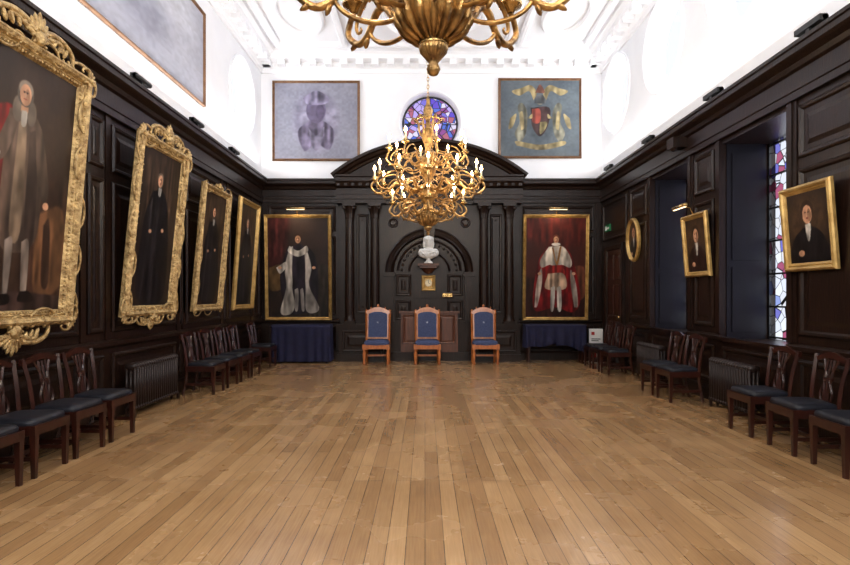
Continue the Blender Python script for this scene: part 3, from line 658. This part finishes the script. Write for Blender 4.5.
# ------------------------------------------------------------ dining chair
def make_chair():
    c=MB()
    for sx in (-1,1):
        c.taper((sx*.205,-.215),.017,.026,0,.42,MAHOG)
        c.tube(cr([(sx*.19,.26,0),(sx*.195,.21,.22),(sx*.2,.195,.44),(sx*.21,.22,.68),(sx*.235,.27,.92)],5),.023,MAHOG,n=4,smooth=False)
        c.box(sx*.2-.011,sx*.2+.011,-.2,.22,.14,.175,MAHOG)
    c.box(-.2,.2,-.01,.014,.14,.175,MAHOG)
    c.box(-.235,.235,-.24,-.21,.355,.435,MAHOG); c.box(-.21,.21,.185,.215,.355,.435,MAHOG)
    for sx in (-1,1): c.box(min(sx*.2,sx*.228),max(sx*.2,sx*.228),-.23,.2,.355,.435,MAHOG)
    rings=[]
    for k,(ins,z) in enumerate(((0,.43),(-.004,.455),(.006,.478),(.04,.49),(.12,.495))):
        P=[]
        for i in range(24):
            a=2*PI*i/24; ca,sa=math.cos(a),math.sin(a); e=.3
            x=math.copysign(abs(ca)**e,ca); y=math.copysign(abs(sa)**e,sa)
            wx=(.235-.02*(y+1)/2)-ins; P.append((x*wx,y*(.215-ins)-.01,z))
        rings.append(P)
    vs=[p for r_ in rings for p in r_]; fs=[(j*24+i,j*24+(i+1)%24,(j+1)*24+(i+1)%24,(j+1)*24+i) for j in range(4) for i in range(24)]+[tuple(96+i for i in range(24))]
    c.add(vs,fs,NAVY,True)
    top=[(x,.925+.03*math.cos(x/.26*PI)+ (.018 if abs(x)>.22 else 0)) for x in np.linspace(-.265,.265,21)]
    bot=[(x,.875+.02*math.cos(x/.26*PI)) for x in np.linspace(.25,-.25,21)]
    c.slab(top+bot,.255,.285,MAHOG)
    def yb(z): return .197+(z-.44)**1.5*.22
    for x0,x1,x2,x3 in ((-.05,-.085,-.03,-.1),(.05,.085,.03,.1),(0,0,0,0),(-.03,-.03,-.05,-.045),(.03,.03,.05,.045)):
        P=cr([(x0,yb(.44),.44),(x1,yb(.56),.56),(x2,yb(.7),.7),(x3,yb(.88),.88)],6); c.tube(P,.0125,MAHOG,n=4,smooth=False)
    c.box(-.075,.075,.185,.21,.43,.49,MAHOG); c.box(-.06,.06,yb(.7)-.01,yb(.7)+.012,.68,.71,MAHOG)
    o=c.build('dining_chair',loc=(0,0,0)); return o
ch=make_chair(); first=True
def place_chair(x,y,rz):
    global first
    M=T((x,y,0))@R(rz,'Z')
    if first: ch.matrix_world=M; first=False
    else: inst(ch,'dining_chair',M)
for y in (6.02,5.44,4.86,4.28,3.7): place_chair(-3.43,y,PI/2+random.uniform(-.05,.05))
for y in (8.8,9.45,10.1,10.75): place_chair(-3.42,y,PI/2+random.uniform(-.05,.05))
place_chair(-3.44,12.0,PI/2)
for y in (6.22,5.5,4.85): place_chair(3.68,y,-PI/2+random.uniform(-.05,.05))
for y in (8.78,8.18): place_chair(3.66,y,-PI/2+random.uniform(-.06,.06))
for y in (12.0,11.42,10.84): place_chair(3.66,y,-PI/2+random.uniform(-.05,.05))

# ------------------------------------------------------------ throne chairs
def make_throne():
    c=MB()
    for sx in (-1,1):
        c.lathe([(0,0),(.028,0),(.034,.04),(.022,.08),(.03,.14),(.036,.24),(.024,.3),(.034,.34)],HONEY,n=12,c=(sx*.26,-.24,0))
        c.box(sx*.26-.035,sx*.26+.035,-.275,-.205,.33,.44,HONEY)
        c.tube([(sx*.25,.26,0),(sx*.25,.23,.3),(sx*.25,.23,.5),(sx*.26,.3,1.12)],.028,HONEY,n=4,smooth=False)
        c.lathe([(.034,0),(.04,.02),(.02,.035),(.034,.06),(.02,.085),(0,.1)],HONEY,n=12,c=(sx*.26,.3,1.1))
        c.box(sx*.255-.014,sx*.255+.014,-.22,.24,.16,.2,HONEY)
    c.box(-.25,.25,-.02,.01,.16,.2,HONEY)
    c.box(-.28,.28,-.27,-.235,.34,.43,HONEY); c.box(-.27,.27,.2,.24,.34,.43,HONEY)
    for sx in (-1,1): c.box(min(sx*.245,sx*.28),max(sx*.245,sx*.28),-.25,.23,.34,.43,HONEY)
    vs=[];n=28
    for ins,z in ((0,.42),(-.006,.46),(.01,.5),(.06,.52),(.15,.53)):
        for i in range(n):
            a=2*PI*i/n; ca,sa=math.cos(a),math.sin(a)
            vs.append((math.copysign(abs(ca)**.3,ca)*(.27-ins),math.copysign(abs(sa)**.3,sa)*(.25-ins)-.02,z))
    c.add(vs,[(j*n+i,j*n+(i+1)%n,(j+1)*n+(i+1)%n,(j+1)*n+i) for j in range(4) for i in range(n)]+[tuple(4*n+i for i in range(n))],BLUE,True)
    M0=c.M.copy(); c.M=T((0,.225,.5))@R(-.11,'X')
    top=[(.24*math.cos(PI*i/16),.58+.1*math.sin(PI*i/16)) for i in range(17)]
    c.slab([(-.24,.03),(.24,.03)]+top,-.03,.02,HONEY)
    tp=[(.21*math.cos(PI*i/16),.57+.07*math.sin(PI*i/16)) for i in range(17)]
    c.slab([(-.21,.07),(.21,.07)]+tp,-.055,-.03,BLUE)
    c.slab([(-.27,.6),(-.24,.6)]+[(-.24+.48*i/16,.6+.08*math.sin(PI*i/16)) for i in range(17)]+[(.27,.6),(.27,.64)]+[(.27-.54*i/16,.65+.1*math.sin(PI*i/16)) for i in range(17)],-.04,.03,HONEY)
    leaf(c,0,.74,PI/2,.08,.06,HONEY,y=0,d=.03)
    for sx in (-1,1): put_scroll(c,(sx*.02,.76),(sx*.15,.74),.012,HONEY,y=-.01,kind='C',side=sx)
    for i in range(5):
        a=PI/2+i*2*PI/5; c.tube([(0,-.058,.4),(.03*math.cos(a),-.058,.4+.03*math.sin(a))],[.009,.002],SILV,n=5)
    c.M=M0
    return c.build('throne_chair',loc=(0,0,0))
th=make_throne(); th.location=(.05,12.62,0)
inst(th,'throne_chair',T((-1.07,12.62,0))); inst(th,'throne_chair',T((1.33,12.62,0)))

# ------------------------------------------------------------ radiators
def make_rad(L):
    r=MB(); n=int(L/.062)
    for i in range(n):
        x=-L/2+.062*(i+.5)
        for y in (-.05,0,.05):
            r.tube([(x,y,.1),(x,y,.62)],.019,RAD,n=6)
        r.ell((x,0,.62),(.029,.08,.05),RAD,10,6); r.ell((x,0,.11),(.029,.08,.045),RAD,10,6)
    for x in (-L/2+.03,L/2-.03): r.box(x-.02,x+.02,-.06,-.03,0,.1,RAD); r.box(x-.02,x+.02,.03,.06,0,.1,RAD)
    r.tube([(L/2,0,.12),(L/2+.05,0,.12),(L/2+.05,0,0)],.012,BRASS,n=6)
    return r
def rad(M,L):
    o=make_rad(L).build('radiator',loc=(0,0,0)); o.matrix_world=M
rad(T((XL+.2,7.65,0))@R(PI/2,'Z'),1.3)
rad(T((XR-.2,9.9,0))@R(-PI/2,'Z'),1.05)
rad(T((XR-.2,7.25,0))@R(-PI/2,'Z'),1.05)

# ------------------------------------------------------------ draped tables
def table(x0,x1,y0,y1,zt,hem,name='draped_table'):
    m=MB(); cx,cy=(x0+x1)/2,(y0+y1)/2; a,b_=(x1-x0)/2,(y1-y0)/2; n=160; rows=12; vs=[];fs=[]
    per=[]; tot=4*(a+b_)
    for i in range(n):
        s_=tot*i/n
        if s_<2*a: p=(-a+s_,-b_,0,-1)
        elif s_<2*a+2*b_: p=(a,-b_+s_-2*a,1,0)
        elif s_<4*a+2*b_: p=(a-(s_-2*a-2*b_),b_,0,1)
        else: p=(-a,b_-(s_-4*a-2*b_),-1,0)
        per.append((p,s_))
    for j in range(rows+1):
        f=j/rows
        for (px,py,nx_,ny_),s_ in per:
            hm=hem(px/a,ny_); z=zt-(zt-hm)*f
            wv=.022*f*math.sin(s_*34+math.sin(s_*5)*2)+.01*f
            yo=0 if ny_==1 else 1
            vs.append((cx+px+nx_*wv*yo,cy+py+ny_*wv*yo,z))
    for j in range(rows):
        for i in range(n): fs.append((j*n+i,j*n+(i+1)%n,(j+1)*n+(i+1)%n,(j+1)*n+i))
    fs.append(tuple(range(n))); m.add(vs,fs,CLOTH,True)
    for sx in (-1,1):
        for sy in (-1,1): m.taper((cx+sx*(a-.08),cy+sy*(b_-.08)),.02,.03,0,zt-.05,MAHOG)
    m.box(cx-a+.05,cx+a-.05,cy-b_+.05,cy+b_-.05,zt-.1,zt-.01,MAHOG)
    m.build(name)
table(-3.42,-2.12,12.62,13.02,.86,lambda u,ny:.04)
table(2.25,3.6,12.62,13.02,.86,lambda u,ny:.3+.2*(1-abs(u))*(1 if u<0 else .4)+.05*math.sin(u*5))
f=MB(); f.M=T((3.86,12.8,0))@R(-.15,'Z')
f.box(-.15,.15,-.005,.015,.02,.76,WPAINT); f.box(-.16,.16,-.1,.1,0,.025,WPAINT); 
f.box(-.1,-.03,-.012,-.005,.62,.69,RED); f.box(-.1,.1,-.008,-.005,.52,.54,BLACK); f.box(-.1,.06,-.008,-.005,.48,.5,BLACK)
f.lathe([(0,.03),(.06,.03),(.062,.3),(.05,.36),(.02,.39),(.02,.43),(0,.43)],RED,n=16,c=(-.06,-.07+.0,0)); f.tube([(-.06,-.07,.41),(-.0,-.08,.42),(.01,-.08,.25)],.008,BLACK,n=6)
f.build('fire_extinguisher_stand')
e=MB(); e.M=MR@T((-12.75,-.02,2.95)); e.box(-.17,.17,-.03,0,0,.15,GREEN); e.box(-.13,-.03,-.034,-.03,.03,.12,WPAINT); e.box(.0,.13,-.034,-.03,.05,.09,WPAINT); e.build('exit_sign')

# ------------------------------------------------------------ uplights on cornices
def uplight(M):
    u=MB(); u.box(-.2,.2,-.04,.04,.05,.11,BLACK); u.box(-.03,.03,-.03,.03,0,.05,BLACK); u.tube([(-.2,-.02,.08),(.2,-.02,.08)],.035,BLACK,n=8)
    o=u.build('cornice_uplight',loc=(0,0,0)); o.matrix_world=M
for y in (7.4,9.2,11.0): uplight(T((XL+.14,y,4.235))@R(PI/2,'Z'))
for y in (4.0,5.9,7.9,10.2,12.4): uplight(T((XR-.14,y,4.235))@R(PI/2,'Z'))

# ------------------------------------------------------------ chandeliers
def make_chand():
    c=MB()
    body=[(0,0),(.018,.008),(.028,.03),(.018,.055),(.03,.07),(.055,.1),(.06,.12),(.04,.145),(.07,.16),(.12,.19),(.15,.235),(.165,.28),(.15,.33),(.1,.38),(.07,.43),(.085,.5),(.12,.56),(.135,.62),(.115,.68),(.06,.74),(.05,.82),(.09,.9),(.13,1.0),(.14,1.08),(.1,1.16),(.05,1.22),(.04,1.3),(.07,1.4),(.1,1.48),(.09,1.55),(.04,1.62),(.03,1.7),(.06,1.8),(.07,1.88),(.03,1.96),(.02,2.05),(0,2.1)]
    c.lathe(body,BRONZE,n=96,lob=24,amp=.035)
    for z,r in ((.13,.05),(.33,.155),(.38,.11),(.75,.07),(1.2,.06),(1.6,.05)):
        c.tube([(r*math.cos(i*PI/12),r*math.sin(i*PI/12),z) for i in range(24)],.011,BRASS,n=6,closed=True)
    for i in range(28):
        a=i*2*PI/28; c.ell((.168*math.cos(a),.168*math.sin(a),.3),(.012,.012,.016),BRASS,6,4)
    M0=Matrix()
    for i in range(16):
        c.M=R(i*PI/8,'Z'); c.tube(cr([(.06,0,.14),(.11,0,.175),(.145,0,.22),(.155,0,.25),(.175,0,.27)],4),[.007+.012*math.sin(PI*k/16) for k in range(17)],BRONZE,n=6)
    def arm(r,z0,root,zc,th,u=1.0):
        L=r-root
        P=cr([(root,0,z0),(root+L*.14,0,z0-.07*u),(root+L*.3,0,z0-.055*u),(root+L*.45,0,z0+.02*u),(root+L*.6,0,z0+.01*u),(root+L*.75,0,z0-.08*u),(root+L*.93,0,z0-.1*u),(r+.045,0,z0-.03*u),(r+.03,0,z0+.04*u),(r,0,zc)],6)
        c.tube(P,[th*(1.15-.45*k/len(P)) for k in range(len(P))],BRONZE,n=8)
        def vs(p0,p1,side,kind='C',rr=.6):
            q=scroll(p0,p1,kind=kind,side=side,n=30); c.tube([(a,0,b_) for a,b_ in q],rads(len(q),th*rr),BRONZE,n=6)
        vs((root+L*.12,z0-.11*u),(root+L*.62,z0-.05*u),1)
        vs((root+L*.55,z0+.1*u),(root+L*.88,z0-.02*u),-1)
        vs((root+L*.1,z0+.08*u),(root+L*.42,z0+.1*u),-1,'S',.5)
        for fx,fz,an in ((.45,.03,2.2),(.75,-.09,-1.2),(.95,-.09,-.5),(.3,-.06,-2.0)):
            c.ell((root+L*fx+.02*math.cos(an),0,z0+fz*u+.02*math.sin(an)),(.032,.014,.012),BRONZE,8,5,rot=Matrix.Rotation(-an,3,'Y'))
        c.lathe([(0,0),(.018,.0),(.025,.015),(.055,.03),(.06,.042),(.02,.04),(.026,.055),(.03,.08),(.0,.08)],BRASS,n=14,c=(r,0,zc))
        c.tube([(r,0,zc+.07),(r,0,zc+.17)],.014,WAX,n=8)
        c.lathe([(0,0),(.012,.005),(.022,.025),(.019,.045),(.006,.078),(0,.088)],BULB,n=10,c=(r,0,zc+.17))
    for i in range(8): c.M=R(i*PI/4,'Z'); arm(.53,.38,.12,.45,.019,.9)
    for i in range(12): c.M=R(i*PI/6,'Z'); arm(.8,.74,.1,.8,.02,1.1)
    for i in range(8): c.M=R(i*PI/4+.2,'Z'); arm(.58,1.14,.11,1.24,.017)
    for i in range(6):
        c.M=R(i*PI/3,'Z'); q=scroll((.05,1.5),(.22,1.72),kind='S',side=1); c.tube([(a,0,b_) for a,b_ in q],rads(len(q),.016),BRONZE,n=6)
    c.M=M0
    c.tube([(.2*math.cos(i*PI/16),.2*math.sin(i*PI/16),1.72) for i in range(32)],.015,BRASS,n=6,closed=True)
    z=2.08
    k=0
    while z<7.1-2.41:
        c.M=T((0,0,z))@R(k%2*PI/2,'Z'); c.tube([(.014*math.cos(i*PI/5),0,.036*math.sin(i*PI/5)+.03) for i in range(10)],.006,BRASS,n=4,closed=True); z+=.058; k+=1
    c.M=M0; c.lathe([(0,4.6),(.03,4.6),(.1,4.68),(.12,4.73),(0,4.73)],BRASS,n=16)
    return c.build('chandelier',loc=(0,0,0))
cd=make_chand(); cd.location=(.045,8.5,2.41)
inst(cd,'chandelier',T((.035,2.35,2.41)))

# ------------------------------------------------------------ lights
def light(kind,name,M,e,col=(1,1,1),**k):
    l=bpy.data.lights.new(name,kind); l.energy=e; l.color=col
    for a,v in k.items(): setattr(l,a,v)
    o=bpy.data.objects.new(name,l); o.matrix_world=M; bpy.context.collection.objects.link(o); return o
for x,s_ in ((XL+.16,1),(XR-.16,-1)):
    light('AREA','cornice_uplight_lamp',T((x,5.5,4.42))@R(s_*.5,'Y')@R(PI,'X'),125,(1,.98,.96),shape='RECTANGLE',size=.12,size_y=15)
for y in (12.3,9.9,7.5,5.1,2.7,.3):
    light('AREA','clerestory_daylight',T((XR+.5,y,6.1))@R(PI/2+.3,'Y'),58,(.95,.97,1),shape='DISK',size=1.6)
for y in (11.95,4.9,2.4,-.1):
    light('AREA','clerestory_daylight',T((XL-.5,y,5.95))@R(-PI/2-.3,'Y'),58,(.95,.97,1),shape='DISK',size=1.6)
for x in (-1.9,2.2):
    light('AREA','front_fill',T((x,YR+.1,3.6))@R(PI/2-.3,'X'),390,(1,.98,.95),shape='RECTANGLE',size=1.6,size_y=4)  # unseen fill behind the camera, added to light the floor; no windows there
for a,b_ in REC:
    light('AREA','window_daylight',T((XR+.85,(a+b_)/2,2.3))@R(PI/2,'Y'),20,(.94,.95,1),shape='RECTANGLE',size=2.8,size_y=1.5)
light('AREA','rose_window_daylight',T((.12,YB+.5,5.57))@R(-PI/2,'X'),9,(.95,.96,1),shape='DISK',size=1.5)
for y in (8.5,2.35):
    for i in range(4):
        a=i*PI/2+.5
        light('POINT','chandelier_lamp',T((.03+.68*math.cos(a),y+.68*math.sin(a),3.5)),25,(1,.82,.58),shadow_soft_size=.08)
for x in (-2.95,3.04):
    light('AREA','picture_lamp',T((x,YB-.45,3.44))@R(.35,'X'),5,(1,.8,.55),shape='RECTANGLE',size=.5,size_y=.05)

w=bpy.data.worlds.new('sky'); bpy.context.scene.world=w; w.use_nodes=True
bg=w.node_tree.nodes['Background']; bg.inputs[0].default_value=(.95,.97,1,1); bg.inputs[1].default_value=1.2

cam=bpy.data.cameras.new('camera'); co=bpy.data.objects.new('camera',cam); bpy.context.collection.objects.link(co)
co.location=(0,0,1.5); co.rotation_euler=(PI/2,0,0); cam.sensor_width=36; cam.lens=24; cam.shift_y=13.5/850
cam.clip_start=.05
bpy.context.scene.camera=co
sc=bpy.context.scene; sc.view_settings.view_transform='Standard'; sc.view_settings.exposure=0
